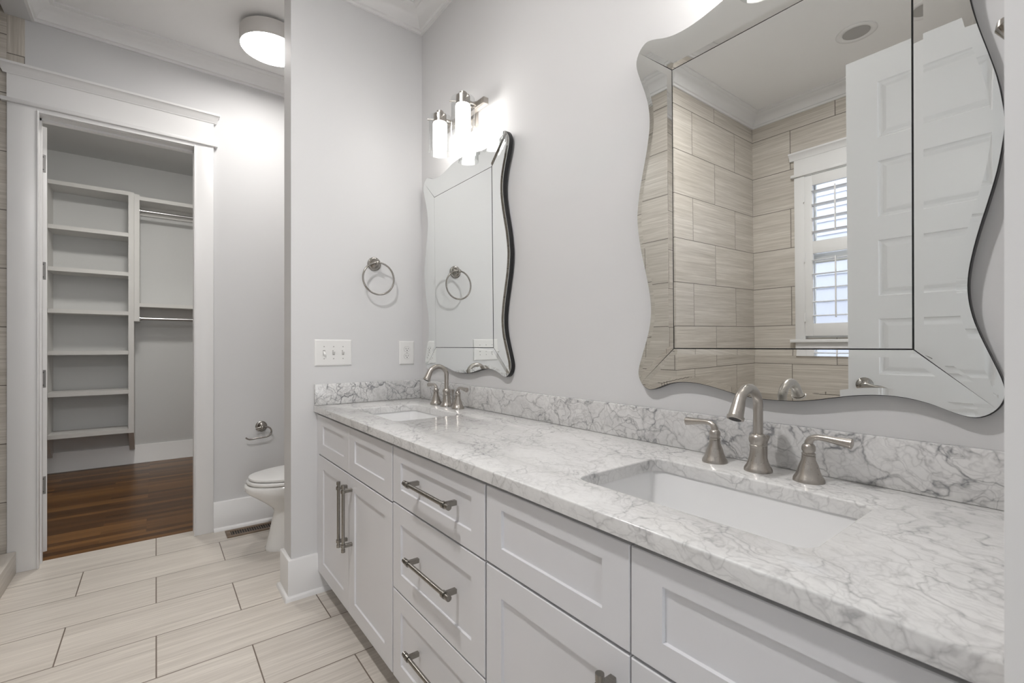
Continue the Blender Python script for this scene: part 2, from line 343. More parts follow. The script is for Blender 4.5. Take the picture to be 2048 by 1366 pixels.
# closet shell
YB, XCL, XCR, CCE = 6.13, -3.1, -0.25, 3.06
struct(MB().box(-3.2, 0.1, YB, 6.25, 0, CCE + 0.1).build('wall_closet_back', M['closet'], smooth=False), 'pale grey back wall of the closet')
struct(MB().box(-3.2, XCL, YN1, YB, 0, CCE + 0.1).build('wall_closet_left', M['closet'], smooth=False))
struct(MB().box(XCR, 0.1, YN1, YB, 0, CCE + 0.1).build('wall_closet_right', M['closet'], smooth=False))
struct(MB().box(XCL, XCR, YN1, YB, CCE, CCE + 0.1).build('closet_ceiling', M['closet'], smooth=False), 'closet ceiling')
struct(MB().box(-3.2, -2.97, YN1 - 0.06, YN1, 0, CCE).build('wall_closet_return', M['closet'], smooth=False))
struct(MB().sweep([(XCR, YB), (XCL, YB)], [(0, 0.185), (0.012, 0.185), (0.015, 0.18), (0.015, 0.02), (0.025, 0.01), (0.027, 0), (0, 0)]).build('baseboard_closet', M['trim'], sharp=50), 'white baseboard along the closet back wall')

# ------------------------------------------------------------------ closet doorway (trim) and its door
def moulded_head(b, x0, x1, yf, zf, zt, fy=0.020):
    """cap over a casing on a wall facing -y at yf: fillet, frieze, crown cap"""
    b.box(x0 - 0.022, x1 + 0.022, yf - 0.034, yf, zf, zf + 0.022, 0.004)
    b.box(x0, x1, yf - fy, yf, zf + 0.022, zt - 0.05)
    prof = [(0, zt - 0.055), (0.024, zt - 0.055), (0.026, zt - 0.047), (0.032, zt - 0.042), (0.036, zt - 0.026), (0.048, zt - 0.014), (0.052, zt - 0.012), (0.052, zt), (0, zt)]
    # mitred return ends
    b.sweep([(x1, yf), (x0, yf)], prof)
    for xe, sgn in ((x0, -1), (x1, 1)):
        r0 = [b.b.verts.new((xe, yf, z)) for o, z in prof]; r1 = [b.b.verts.new((xe + sgn * o * 0.62, yf - o, z)) for o, z in prof]; r2 = [b.b.verts.new((xe + sgn * o * 0.62, yf, z)) for o, z in prof]
        rr = [b.b.verts.new((xe, yf - o, z)) for o, z in prof]; k = len(prof)
        for j in range(k):
            jj = (j + 1) % k
            for A, B in ((rr, r1), (r1, r2)):
                try: b.b.faces.new((A[j], A[jj], B[jj], B[j]))
                except Exception: pass
b = MB()
b.box(-1.81, -1.698, YN - 0.020, YN, 0, 2.487, 0.003); b.box(-0.992, -0.895, YN - 0.020, YN, 0, 2.487, 0.003)
b.box(-1.699, -1.690, YN - 0.026, YN, 0, 2.470, 0.003); b.box(-1.000, -0.991, YN - 0.026, YN, 0, 2.470, 0.003)   # inner bead
b.box(-1.70, -0.99, YN - 0.020, YN, 2.462, 2.487)
moulded_head(b, -1.81, -0.895, YN, 2.485, 2.69)
b.box(-1.72, -1.702, YN, YN1, 0, 2.46); b.box(-0.988, -0.97, YN, YN1, 0, 2.46); b.box(-1.72, -0.97, YN, YN1, 2.46, 2.48)    # jambs
b.box(-1.702, -1.690, YN + 0.055, YN + 0.085, 0, 2.46); b.box(-1.000, -0.988, YN + 0.055, YN + 0.085, 0, 2.46); b.box(-1.70, -0.99, YN + 0.055, YN + 0.085, 2.448, 2.46)
struct(b.build('trim_4', M['trim'], sharp=40), 'white casing with moulded head around the closet doorway')

d1 = bpy.data.objects.new('door_1', None); COL.objects.link(d1); d1.location = (-1.718, YN1 + 0.014, 0.03); d1.rotation_euler = (0, 0, R(112))
struct(d1, 'white closet door swung open into the closet, hinge edge showing')
MB().box(0.003, 0.705, -0.040, -0.004, 0, 2.42, 0.002).build('door_leaf', M['trim'], d1)
for hz in (2.21, 1.60, 0.985, 0.38):
    b = MB(); b.box(0.0005, 0.004, -0.034, 0.0, hz - 0.05, hz + 0.05, 0.001, 1); b.cyl((0, 0.003, hz - 0.05), (0, 0.003, hz + 0.05), 0.0065, 12)
    h = b.build('hinge', M['hinge'], d1)
    b = MB()
    for sy, sz in ((-0.022, 0.036), (-0.014, 0.0), (-0.022, -0.036)): b.cyl((0.0009, sy, hz + sz), (-0.0006, sy, hz + sz), 0.0035, 10)
    b.build('screw', M['slot'], h)

# ------------------------------------------------------------------ closet fittings
YU = 5.83
su = empty('shelving_unit', 'tall white open shelving unit on the closet back wall', 'shelf', (-1.68, 5.98, 0))
oz = (-1.68, 5.98, 0)
def lb(b, x0, x1, y0, y1, z0, z1, bev=0.0): b.box(x0 - oz[0], x1 - oz[0], y0 - oz[1], y1 - oz[1], z0 - oz[2], z1 - oz[2], bev)
for xa, xb in ((-2.005, -1.962), (-1.402, -1.36)):
    b = MB(); b.prism([(YU - oz[1], 2.705), (YU - oz[1], 0.357), (6.085 - oz[1], 0.15), (YB - oz[1], 0.15), (YB - oz[1], 2.705)], xa - oz[0], xb - oz[0], 'yz')
    b.build('side_panel', M['shelf'], su)
for zt in (2.705, 2.302, 1.921, 1.540, 1.158, 0.777, 0.396):
    b = MB(); lb(b, -1.963, -1.401, YU + (0.0 if zt < 2.7 else 0), YB, zt - 0.037, zt); b.build('shelf', M['shelf'], su)
b = MB(); lb(b, -1.359, -1.318, YU + 0.012, YB, 1.446, 2.695); b.build('divider_panel', M['shelf'], su)
for zt, lab in ((2.677, 'white upper hanging shelf right of the shelving unit'), (1.626, 'white lower hanging shelf right of the shelving unit')):
    t = empty('hanging_shelf', lab, 'shelf', (-0.8, 5.98, zt - 0.036), 'closet hanging shelves')
    MB().box(-0.518, 0.55, YU + 0.01 - 5.98, YB - 5.98, 0, 0.036).build('shelf_board', M['shelf'], t)
    MB().box(-0.518, 0.55, YB - 5.98 - 0.02, YB - 5.98, -0.09, 0).build('cleat', M['shelf'], t)
for zr, lab in ((2.556, 'metal clothes rod under the upper hanging shelf'), (1.478, 'metal clothes rod under the lower hanging shelf')):
    t = empty('clothes_rod', lab, 'clothes rod', (-0.8, 5.93, zr), 'closet clothes rods')
    MB().cyl((-0.516, 0, 0), (0.549, 0, 0), 0.0155).build('rod', M['chrome'], t)
    for xe, s_ in ((-0.518, 1), (0.55, -1)): MB().lathe([(0.026, 0), (0.026, 0.006), (0.020, 0.010), (0.020, 0.018)], (xe, 0, 0), (s_, 0, 0)).build('rod_socket', M['chrome'], t)
t = empty('added_closet_light', 'unseen round flush light added to light the closet', 'ceiling light', (-1.25, 4.45, CCE))  # unseen lamp, added to brighten the closet interior
MB().lathe([(0.17, 0), (0.17, -0.05)], n=40).build('lamp_body', M['drum'], t)
MB().lathe([(0.165, -0.0502), (0.16, -0.06), (0.10, -0.075), (0.001, -0.08)], n=40).build('diffuser', M['clight'], t)

# ------------------------------------------------------------------ vanity cabinets
XB, XF = -0.528, -0.565     # carcass face, door face
ZT = 0.882
def shaker(y0, y1, z0, z1, st, rt, rb, dep=0.0060, ch=0.0015):
    """recessed-panel front facing -x, outer face at XF"""
    b = MB(); B = b.b
    def ring(x, yy0, yy1, zz0, zz1): return [B.verts.new((x, yy0, zz0)), B.verts.new((x, yy1, zz0)), B.verts.new((x, yy1, zz1)), B.verts.new((x, yy0, zz1))]
    back = ring(XB - 0.0005, y0, y1, z0, z1); ed = ring(XF + ch, y0, y1, z0, z1); fr = ring(XF, y0 + ch, y1 - ch, z0 + ch, z1 - ch)
    i0 = ring(XF, y0 + st, y1 - st, z0 + rb, z1 - rt); i1 = ring(XF + dep, y0 + st + 0.0012, y1 - st - 0.0012, z0 + rb + 0.0012, z1 - rt - 0.0012)
    for A, C in ((back, ed), (ed, fr), (fr, i0), (i0, i1)):
        for k in range(4): B.faces.new((A[k], A[(k + 1) % 4], C[(k + 1) % 4], C[k]))
    B.faces.new(back[::-1]); B.faces.new(i1); return b
def bar_pull(parent, c, vertical, L=0.268):
    """knurled-collar bar pull, c = centre on the bar axis"""
    b = MB(); x, y, z = c; d = Vector((0, 0, 1)) if vertical else Vector((0, 1, 0)); c = Vector(c)
    b.cyl(c - d * (L / 2 - 0.004), c + d * (L / 2 - 0.004), 0.0064)
    for s_ in (-1, 1):
        b.cyl(c + d * s_ * (L / 2), c + d * s_ * (L / 2 - 0.012), 0.0078); b.cyl(c + d * s_ * (L / 2 - 0.020), c + d * s_ * (L / 2 - 0.032), 0.0094)
        p = c + d * s_ * (L / 2 - 0.025)
        b.box(p.x, XF + 0.0003, p.y - 0.0065, p.y + 0.0065, p.z - 0.0065, p.z + 0.0065, 0.001, 1)
    return tag(b.build('handle', M['nickel_h'], parent), 'dark nickel bar pull')
def carcass(name, label, y0, y1):
    t = empty(name, label, 'cabinet', (0, 0, 0), 'vanity cabinets under the marble top')
    b = MB(); th = 0.018; X1 = -0.001
    b.box(XB, X1, y0, y0 + th, 0.10, ZT); b.box(XB, X1, y1 - th, y1, 0.10, ZT); b.box(XB, X1, y0 + th, y1 - th, 0.10, 0.118); b.box(-0.012, X1, y0 + th, y1 - th, 0.118, ZT)
    b.box(XB, XB + 0.02, y0 + th, y1 - th, 0.118, 0.135); b.box(XB, XB + 0.02, y0 + th, y1 - th, ZT - 0.03, ZT)
    b.build('carcass', M['cabinet'], t, smooth=False)
    MB().box(-0.475, -0.46, y0, y1, 0, 0.10).build('toe_kick', M['cabinet'], t, smooth=False)
    return t
ca = carcass('vanity_cabinet', 'grey two-door vanity cabinet beside the partition wall', 1.4645, 2.376)
shaker(1.904, 2.342, 0.680, 0.868, 0.066, 0.046, 0.055).build('drawer_front', M['cabinet'], ca, smooth=False)
shaker(1.468, 1.902, 0.680, 0.868, 0.066, 0.046, 0.055).build('drawer_front', M['cabinet'], ca, smooth=False)
dl = shaker(1.904, 2.342, 0.108, 0.674, 0.068, 0.058, 0.064).build('door', M['cabinet'], ca, smooth=False); bar_pull(dl, (-0.600, 1.925, 0.513), True)
dr = shaker(1.468, 1.902, 0.108, 0.674, 0.064, 0.058, 0.064).build('door', M['cabinet'], ca, smooth=False); bar_pull(dr, (-0.600, 1.866, 0.513), True)
cb_ = carcass('drawer_cabinet', 'grey vanity drawer stack between the two door cabinets', 0.9145, 1.4645)
for z0, z1, rt, hz in ((0.686, 0.868, 0.045, 0.789), (0.402, 0.681, 0.058, 0.557), (0.108, 0.397, 0.058, 0.276)):
    d = shaker(0.918, 1.459, z0, z1, 0.060, rt, 0.050 if rt < 0.05 else 0.060).build('drawer', M['cabinet'], cb_, smooth=False); bar_pull(d, (-0.600, 1.162, hz), False)
cc = carcass('vanity_cabinet', 'grey two-door vanity cabinet nearest the viewer, under the near sink', 0.062, 0.9145)
for y0, y1, hy in ((0.490, 0.911, 0.524), (0.066, 0.487, 0.453)):
    shaker(y0, y1, 0.688, 0.868, 0.060, 0.044, 0.048).build('drawer_front', M['cabinet'], cc, smooth=False)
    d = shaker(y0, y1, 0.108, 0.682, 0.060, 0.060, 0.064).build('door', M['cabinet'], cc, smooth=False); bar_pull(d, (-0.600, hy, 0.513), True, 0.275)
MB().box(XF + 0.001, XB, 2.344, 2.377, 0.108, 0.868).build('filler_strip', M['cabinet'], ca, smooth=False)

# ------------------------------------------------------------------ countertop, splashes, sinks
ZC = 0.912
def rrect(y0, y1, x0, x1, r, n=7):
    pts = []
    for cx, cy, a0 in ((x1 - r, y1 - r, 0), (x0 + r, y1 - r, 90), (x0 + r, y0 + r, 180), (x1 - r, y0 + r, 270)):
        for k in range(n): a = R(a0 + 90 * k / (n - 1)); pts.append((cx + r * math.cos(a), cy + r * math.sin(a)))
    return pts
SINKS = [(0.258, 0.716), (1.672, 2.118)]
SX0, SX1 = -0.462, -0.168
t = bmesh.new(); edges = []
for loop in [[(-0.580, 0.0585), (-0.0005, 0.0585), (-0.0005, 2.3775), (-0.580, 2.3775)]] + [rrect(a, c, SX0, SX1, 0.03) for a, c in SINKS]:
    vs = [t.verts.new((x, y, ZC)) for x, y in loop]
    for i in range(len(vs)): edges.append(t.edges.new((vs[i], vs[(i + 1) % len(vs)])))
bmesh.ops.triangle_fill(t, use_beauty=True, use_dissolve=False, edges=edges, normal=(0, 0, 1))
ex = bmesh.ops.extrude_face_region(t, geom=t.faces[:])
bmesh.ops.translate(t, verts=[v for v in ex['geom'] if isinstance(v, bmesh.types.BMVert)], vec=(0, 0, -0.03))
bmesh.ops.recalc_face_normals(t, faces=t.faces)
bm_e = [e for e in t.edges if len(e.link_faces) == 2 and all(v.co.z > ZC - 0.001 for v in e.verts) and abs(e.link_faces[0].normal.z - e.link_faces[1].normal.z) > 0.5]
bmesh.ops.bevel(t, geom=bm_e, offset=0.004, segments=3, profile=0.5, affect='EDGES')
b = MB(); b._merge(t)
tag(b.build('countertop', M['marble_top'], sharp=40), 'white and grey veined marble vanity top with two sink cutouts', 'countertop')
b = MB(); b.box(-0.020, -0.0005, 0.0585, 2.3775, ZC + 0.0002, 1.0145, 0.0025)
tag(b.build('backsplash', M['marble_splash']), 'long veined marble backsplash along the mirror wall', 'backsplash')
b = MB(); b.box(-0.578, -0.0205, YP0 - 0.020, YP0 - 0.0005, ZC + 0.0002, 1.0145, 0.0025)
tag(b.build('side_splash', M['marble_side']), 'short veined marble side splash below the switch plate and outlet', 'backsplash')
for (y0, y1), lab in zip(SINKS, ('white rectangular undermount sink nearest the viewer', 'white rectangular undermount sink at the far end by the partition')):
    yc, xc = (y0 + y1) / 2, (SX0 + SX1) / 2; org = (xc, yc, 0.72)
    t = empty('undermount_sink', lab, 'sink', org, 'vanity sinks')
    b = MB(); rings = []
    for z, ins, r in ((0.8815, -0.025, 0.04), (0.8815, -0.004, 0.034), (0.872, -0.003, 0.034), (0.80, 0.010, 0.04), (0.765, 0.018, 0.05), (0.750, 0.032, 0.05), (0.742, 0.06, 0.05), (0.738, 0.12, 0.03)):
        rings.append([(x - org[0], y - org[1], z - org[2]) for x, y in rrect(y0 + ins, y1 - ins, SX0 + ins, SX1 - ins, r)])
    b.loft(rings, False, True); b.build('basin', M['sinkw'], t, sharp=60)
    MB().lathe([(0.032, 0.0185), (0.032, 0.0215), (0.024, 0.0225), (0.022, 0.019), (0.001, 0.019)]).build('drain', M['nickel'], t)

# ------------------------------------------------------------------ faucets
def bell(r0, r1, z):   # flared base
    return [(r0, 0), (r0, 0.004), (r0 * 0.955, 0.008), (r0 * 0.83, z * 0.25), (r0 * 0.72, z * 0.42), (r0 * 0.62, z * 0.62), (r1 * 1.02, z * 0.85), (r1, z)]
def make_faucet(label, loc):
    t = empty('faucet', label, 'faucet', loc, 'widespread faucets')
    b = MB()
    b.lathe(bell(0.0298, 0.0170, 0.054) + [(0.0170, 0.0545), (0.0178, 0.0555), (0.0178, 0.0590), (0.0162, 0.0605), (0.0165, 0.062), (0.0190, 0.067), (0.0197, 0.073), (0.0185, 0.079), (0.0150, 0.084), (0.0112, 0.086)], n=36)
    # gooseneck in the x-z plane towards -x
    pts, rad = [], []
    for z in (0.080, 0.10, 0.12, 0.135): pts.append((0, 0, z)); rad.append(0.0104)
    cx, cz, r = -0.0465, 0.1500, 0.0420
    for k in range(0, 15):
        a = R(-8 + k * 12.0); 
        if a > R(158): break
        pts.append((cx + r * math.cos(a) * 1.107, 0, cz + r * math.sin(a) * 1.0)); rad.append(0.0104 + 0.0016 * max(0, (k - 5)) / 8)
    last = Vector(pts[-1]); end = Vector((-0.1070, 0, 0.1290))
    for k in (0.3, 0.6, 0.88): pts.append(last.lerp(end, k)); rad.append(0.0120 + 0.0045 * k)
    d_ = (end - last).normalized()
    pts += [end - d_ * 0.0065, end - d_ * 0.006, end, end + d_ * 0.0005]; rad += [0.0164, 0.0180, 0.0176, 0.0165]
    b.tube(pts, rad, 28); sp_ = b.build('spout', M['nickel'], t, sharp=40)
    MB().cyl(end + d_ * 0.0002, end + d_ * 0.0012, 0.0125).build('aerator', M['slot'], sp_)
    for s_ in (1, -1):
        b = MB(); y = 0.1045 * s_
        b.lathe(bell(0.0295, 0.0130, 0.054), (0, y, 0), n=36); h = b.build('handle', M['nickel'], t, sharp=40)
        b = MB()
        b.lathe([(0.0115, 0.0535), (0.0115, 0.0555), (0.0130, 0.0565), (0.0130, 0.0595), (0.0108, 0.0610), (0.0108, 0.0630), (0.0128, 0.0650), (0.0132, 0.0690), (0.0128, 0.0740), (0.0112, 0.0775), (0.0085, 0.0800), (0.004, 0.081)], (0, y, 0))
        P = [(0, 0.0, 0.076), (0, 0.0005, 0.083), (0, 0.004, 0.090), (0, 0.011, 0.0945), (0, 0.020, 0.0960), (0, 0.035, 0.0955), (0, 0.055, 0.0935), (0, 0.072, 0.0920), (0, 0.0775, 0.0915), (0, 0.0785, 0.0914)]
        rr = [0.0085, 0.0082, 0.0072, 0.0062, 0.0060, 0.0066, 0.0082, 0.0102, 0.0106, 0.0085]
        b.tube([(x, y + yy * s_, z) for x, yy, z in P], rr, 20)
        b.build('lever', M['nickel'], h, sharp=50)
    b = MB(); b.cyl((0.033, -0.004, 0), (0.033, -0.004, 0.066), 0.0025, 12); b.lathe([(0.0025, 0.060), (0.004, 0.064), (0.0072, 0.074), (0.0074, 0.077), (0.003, 0.079)], (0.033, -0.004, 0), n=16)
    b.build('lift_rod', M['nickel'], t)
    return t
make_faucet('brushed nickel gooseneck faucet with two levers, nearest the viewer', (-0.087, 0.498, ZC + 0.0003))
make_faucet('brushed nickel gooseneck faucet at the far sink, below the narrow-looking mirror', (-0.085, 1.948, ZC + 0.0003))

# ------------------------------------------------------------------ wavy framed mirrors
Q = [(0, .516), (.05, .514), (.09, .508), (.13, .499), (.17, .491), (.21, .487), (.25, .489), (.285, .497), (.31, .507), (.33, .514), (.348, .516), (.365, .508), (.378, .492), (.384, .47), (.380, .445), (.368, .41), (.354, .37), (.344, .335), (.3385, .30), (.338, .265), (.343, .225), (.352, .18), (.364, .13), (.375, .08), (.382, .03), (.384, 0)]
def catmull(P, n=3):
    out = []
    for i in range(len(P) - 1):
        p0 = P[i - 1] if i else (-P[1][0], P[1][1]); p3 = P[i + 2] if i + 2 < len(P) else (P[-2][0], -P[-2][1]); p1, p2 = P[i], P[i + 1]
        for k in range(n):
            t = k / n
            out.append(tuple(0.5 * ((2 * b_) + (-a_ + c_) * t + (2 * a_ - 5 * b_ + 4 * c_ - d_) * t * t + (-a_ + 3 * b_ - 3 * c_ + d_) * t ** 3) for a_, b_, c_, d_ in zip(p0, p1, p2, p3)))
    return out + [P[-1]]
QS = catmull(Q)
tip_i = min(range(len(QS)), key=lambda i: abs((QS[i][0] - .262) * (.497 - .394) - (QS[i][1] - .394) * (.371 - .262)) + (0 if QS[i][1] > .40 else 9))
TIP = QS[tip_i]
BEVW, BEVD = 0.0145, 0.0010
def make_mirror(label, yc, tilt, yaw=0.0):
    z0 = 1.072; hh = 0.516
    t = empty('wall_mirror', label, 'mirror', (-0.0012, yc, z0), 'wavy edged wall mirrors'); t.rotation_euler = (0, -tilt, yaw)
    top = QS; full = []
    full += [(a, c) for a, c in QS]; full += [(a, -c) for a, c in QS[-2::-1]]; full += [(-a, -c) for a, c in QS[1:]]; full += [(-a, c) for a, c in QS[-2:0:-1]]
    b = MB(); b.prism([(a * 1.004, c * 1.003 + hh) for a, c in full], -0.0185, 0, 'yz'); b.build('backing_board', M['backing'], t, sharp=30)
    x0, x1 = -0.0187, -0.0225; iy, iz = 0.262, 0.394; gp = 0.0015
    MB().box(x1 - 0.0002, x0, -iy + gp, iy - gp, hh - iz + gp, hh + iz - gp).build('centre_glass', M['mirror'], t, smooth=False)
    ut = QS[:tip_i + 1]; us = QS[tip_i:]
    horiz = [(-a, c) for a, c in ut[::-1]] + ut[1:]                     # top strip's outer curve, left tip to right tip
    vert = us + [(a, -c) for a, c in us[-2::-1]]                         # right strip's outer curve, top tip to bottom tip
    strips = [[(a, c) for a, c in horiz] + [(iy, iz + gp), (-iy, iz + gp)], [(a, -c) for a, c in horiz] + [(iy, -iz - gp), (-iy, -iz - gp)],
              [(a, c) for a, c in vert] + [(iy + gp, -iz), (iy + gp, iz)], [(-a, c) for a, c in vert] + [(-iy - gp, -iz), (-iy - gp, iz)]]
    for poly in strips:
        area = sum(p[0] * q[1] - q[0] * p[1] for p, q in zip(poly, poly[1:] + poly[:1]))
        if area < 0: poly = poly[::-1]
        n = len(poly); ins = []; V = [Vector(p) for p in poly]
        def clear(p):      # distance from p to the outline
            best = 9.0
            for q0, q1 in zip(V, V[1:] + V[:1]):
                d = q1 - q0; u_ = max(0.0, min(1.0, (p - q0).dot(d) / max(d.length_squared, 1e-12))); best = min(best, (q0 + d * u_ - p).length)
            return best
        for k in range(n):
            p0, p1, p2 = V[k - 1], V[k], V[(k + 1) % n]; d0 = (p1 - p0).normalized(); d1_ = (p2 - p1).normalized()
            n0 = Vector((-d0.y, d0.x)); n1 = Vector((-d1_.y, d1_.x)); q = p1 + (n0 + n1) / max(1 + n0.dot(n1), 0.05) * BEVW
            if clear(q) > BEVW * 0.97: ins.append(q)
        m_ = bmesh.new(); e0 = [m_.verts.new((x1, p.x, p.y + hh)) for p in V]; e1 = [m_.verts.new((x1, p.x, p.y + hh)) for p in ins]; es = []
        for lp in (e0, e1):
            for k in range(len(lp)): es.append(m_.edges.new((lp[k], lp[(k + 1) % len(lp)])))
        bmesh.ops.triangle_fill(m_, use_beauty=True, use_dissolve=False, edges=es, normal=(-1, 0, 0))
        m_.faces.new(e1)
        for v in e0: v.co.x = x1 + BEVD
        bk = [m_.verts.new((x0, v.co.y, v.co.z)) for v in e0]; m_.faces.new(bk[::-1])
        for k in range(n): m_.faces.new((bk[k], bk[(k + 1) % n], e0[(k + 1) % n], e0[k]))
        b = MB(); b._merge(m_); b.build('glass_border', M['mirror'], t, smooth=False)
    return t
make_mirror('large wavy edged mirror above the near sink, reflecting door and window', 0.496, 0.0115)
make_mirror('wavy edged mirror at the far sink, reflecting the towel ring', 1.905, 0.0115)

# ------------------------------------------------------------------ vanity lights
def make_sconce(label, loc):
    t = empty('vanity_light', label, 'wall light', loc, 'two-light vanity fixtures')
    b = MB(); b.box(-0.020, -0.0005, -0.057, 0.057, -0.057, 0.057, 0.003); b.cyl((-0.02, 0, 0), (-0.034, 0, 0), 0.012); b.build('back_plate', M['nickel'], t)
    MB().box(-0.058, -0.032, -0.182, 0.182, -0.0135, 0.0135, 0.0012).build('bar', M['nickel'], t)
    for s_ in (-1, 1):
        y = 0.1045 * s_; x = -0.115
        b = MB(); b.cyl((-0.057, y, 0.012), (x + 0.030, y, 0.012), 0.006); b.build('arm', M['nickel'], t)
        b = MB(); b.lathe([(0.031, -0.012), (0.031, 0.026), (0.0285, 0.028), (0.017, 0.0285), (0.017, 0.042), (0.015, 0.044)], (x, y, 0), n=32); c_ = b.build('lamp_cup', M['nickel'], t)
        for k in range(3):
            a = R(20 + 120 * k); d_ = Vector((math.cos(a), math.sin(a), 0)); p = Vector((x, y, 0.006)); b = MB()
            b.cyl(p + d_ * 0.030, p + d_ * 0.056, 0.0022, 10); b.lathe([(0.0045, 0), (0.0045, 0.005), (0.002, 0.007)], p + d_ * 0.0535, d_, n=12); b.build('thumb_screw', M['nickel'], c_)
        b = MB(); b.lathe([(0.0525, 0.014), (0.0525, -0.160), (0.0505, -0.160), (0.0505, 0.014), (0.0525, 0.014)], (x, y, 0), n=48, cap0=False, cap1=False); b.build('glass_shade', M['glass'], t)
        b = MB(); b.lathe([(0.024, -0.0125), (0.031, -0.0130), (0.033, -0.020), (0.0325, -0.138), (0.030, -0.144), (0.001, -0.145)], (x, y, 0), n=32); b.build('frosted_tube', M['tube'], t)
    return t
make_sconce('lit two-light nickel vanity fixture above the far mirror', (0, 1.853, 2.279))
make_sconce('lit two-light nickel vanity fixture above the near mirror', (0, 0.445, 2.279))

# ------------------------------------------------------------------ ceiling lamps
t = empty('ceiling_light', 'white drum ceiling light, lit, above the toilet', 'ceiling light', (-0.650, 3.008, CE))
MB().lathe([(0.115, 0), (0.115, -0.022)], n=48).build('canopy', M['drum'], t)
MB().lathe([(0.150, -0.020), (0.1655, -0.026), (0.1665, -0.030), (0.1665, -0.112), (0.1625, -0.112), (0.1625, -0.103)], n=64).build('drum', M['drum'], t, sharp=50)
MB().lathe([(0.1622, -0.1020), (0.1615, -0.1040), (0.001, -0.1045)], n=64).build('diffuser', M['diffuser'], t)
for (x, y), lens, lab in (((-2.262, 0.94), 'lens', 'unlit white recessed ceiling light seen in the near mirror'), ((-1.38, 1.0), 'fill_lens', 'unseen lit recessed light added to fill the bathroom with light')):  # the lit one is unseen, added to fill the room with light
    t = empty('recessed_light', lab, 'ceiling light', (x, y, CE), 'recessed ceiling lights')
    MB().lathe([(0.103, 0.002), (0.103, -0.003), (0.099, -0.006), (0.072, -0.004), (0.066, 0.001)], n=48, cap0=False, cap1=False).build('trim_ring', M['trim'], t, sharp=50)
    MB().lathe([(0.0685, -0.0026), (0.04, -0.0016), (0.001, -0.0014)], n=40).build('lens', M[lens], t)

# ------------------------------------------------------------------ wall plates and hardware on the partition
def plate_box(b, w, h, d=0.006):
    """plate in the x-z plane facing -y, centred on the origin, pillowed edge"""
    rings = []
    for ins, y in ((0, -0.0002), (0, -d * 0.35), (0.0025, -d * 0.8), (0.007, -d), ):
        rings.append([(x, y, z) for x, z in ((-w / 2 + ins, -h / 2 + ins), (w / 2 - ins, -h / 2 + ins), (w / 2 - ins, h / 2 - ins), (-w / 2 + ins, h / 2 - ins))])
    b.loft(rings); return b
t = empty('switch_plate', 'white three-toggle light switch plate on the partition wall', 'light switch', (-0.4865, YP0, 1.1685))
plate_box(MB(), 0.182, 0.131).build('plate', M['plastic'], t, smooth=False)
for i, up in ((-1, -1), (0, 1), (1, 1)):
    x = 0.046 * i
    b = MB(); b.box(x - 0.0055, x + 0.0055, -0.0064, -0.0056, -0.0125, 0.0125); s_ = b.build('toggle_slot', M['lens'], t, smooth=False)
    b = MB(); b.prism([(-0.006, -0.010), (-0.017, 0.004 * up + 0.004), (-0.017, 0.004 * up - 0.004 + 0.003 * up), (-0.006, 0.010)][::1] if False else [(-0.0055, 0.0085), (-0.0185, 0.0085 * up + 0.0035), (-0.0185, 0.0085 * up - 0.0035), (-0.0055, -0.0085)], x - 0.0042, x + 0.0042, 'yz'); b.build('toggle', M['plastic'], s_, smooth=False)
    for zz in (-0.030, 0.030): MB().cyl((x, -0.0055, zz), (x, -0.0072, zz), 0.0028, 12).build('screw', M['lens'], t)
t = empty('outlet', 'white duplex electrical outlet on the partition beside the mirror', 'outlet', (-0.093, YP0, 1.1645))
plate_box(MB(), 0.088, 0.129).build('plate', M['plastic'], t, smooth=False)
for zz in (-0.0195, 0.0195):
    pr = [(0.0168 * math.cos(R(a)), max(-0.0135, min(0.0135, 0.0168 * math.sin(R(a))))) for a in range(0, 360, 12)]
    b = MB(); b.prism([(x, z + zz) for x, z in pr], -0.0078, -0.0055, 'xz'); r_ = b.build('receptacle', M['plastic'], t, sharp=20)
    b = MB(); b.prism([(x * 1.06, z * 1.07 + zz) for x, z in pr], -0.0064, -0.0055, 'xz'); b.build('gasket', M['lens'], r_, smooth=False)
    b = MB(); b.box(-0.0075, -0.0055, -0.0084, -0.0072, zz - 0.001, zz + 0.0075); b.box(0.0055, 0.0075, -0.0084, -0.0072, zz, zz + 0.007); b.cyl((0, -0.0072, zz - 0.0065), (0, -0.0084, zz - 0.0065), 0.0026, 12); b.build('slots', M['slot'], r_, smooth=False)
MB().cyl((0, -0.0055, 0), (0, -0.0072, 0), 0.0028, 12).build('screw', M['lens'], t)

ROS = [(0.036, 0.0003), (0.036, 0.006), (0.033, 0.009), (0.030, 0.0095), (0.0285, 0.013), (0.022, 0.020), (0.014, 0.026), (0.010, 0.029), (0.009, 0.040), (0.011, 0.044), (0.012, 0.050), (0.011, 0.056), (0.006, 0.060), (0.001, 0.061)]
t = empty('towel_ring', 'nickel towel ring on the partition wall above the switches', 'towel ring', (-0.277, YP0, 1.634))
MB().lathe(ROS, (0, 0, 0), (0, -1, 0), n=36).build('rosette', M['steel'], t, sharp=50)
b = MB(); b.tube([(0.006 + 0.083 * math.sin(2 * math.pi * k / 64), -0.050, -0.081 + 0.083 * math.cos(2 * math.pi * k / 64)) for k in range(64)], 0.0047, 14, closed=True); b.build('ring', M['steel'], t)
t = empty('toilet_paper_holder', 'empty nickel toilet paper holder on the wall beside the toilet', 'toilet paper holder', (-0.619, YN, 0.653))
MB().lathe(ROS, (0, 0, 0), (0, -1, 0), n=36).build('rosette', M['steel'], t, sharp=50)
b = MB(); P = [(-0.042, -0.052, -0.006), (-0.02, -0.052, -0.001), (0.0, -0.052, 0.002), (0.02, -0.052, 0.001)]
P += [(0.020 + 0.034 * math.sin(R(a)), -0.052, -0.033 + 0.034 * math.cos(R(a))) for a in range(15, 181, 15)]
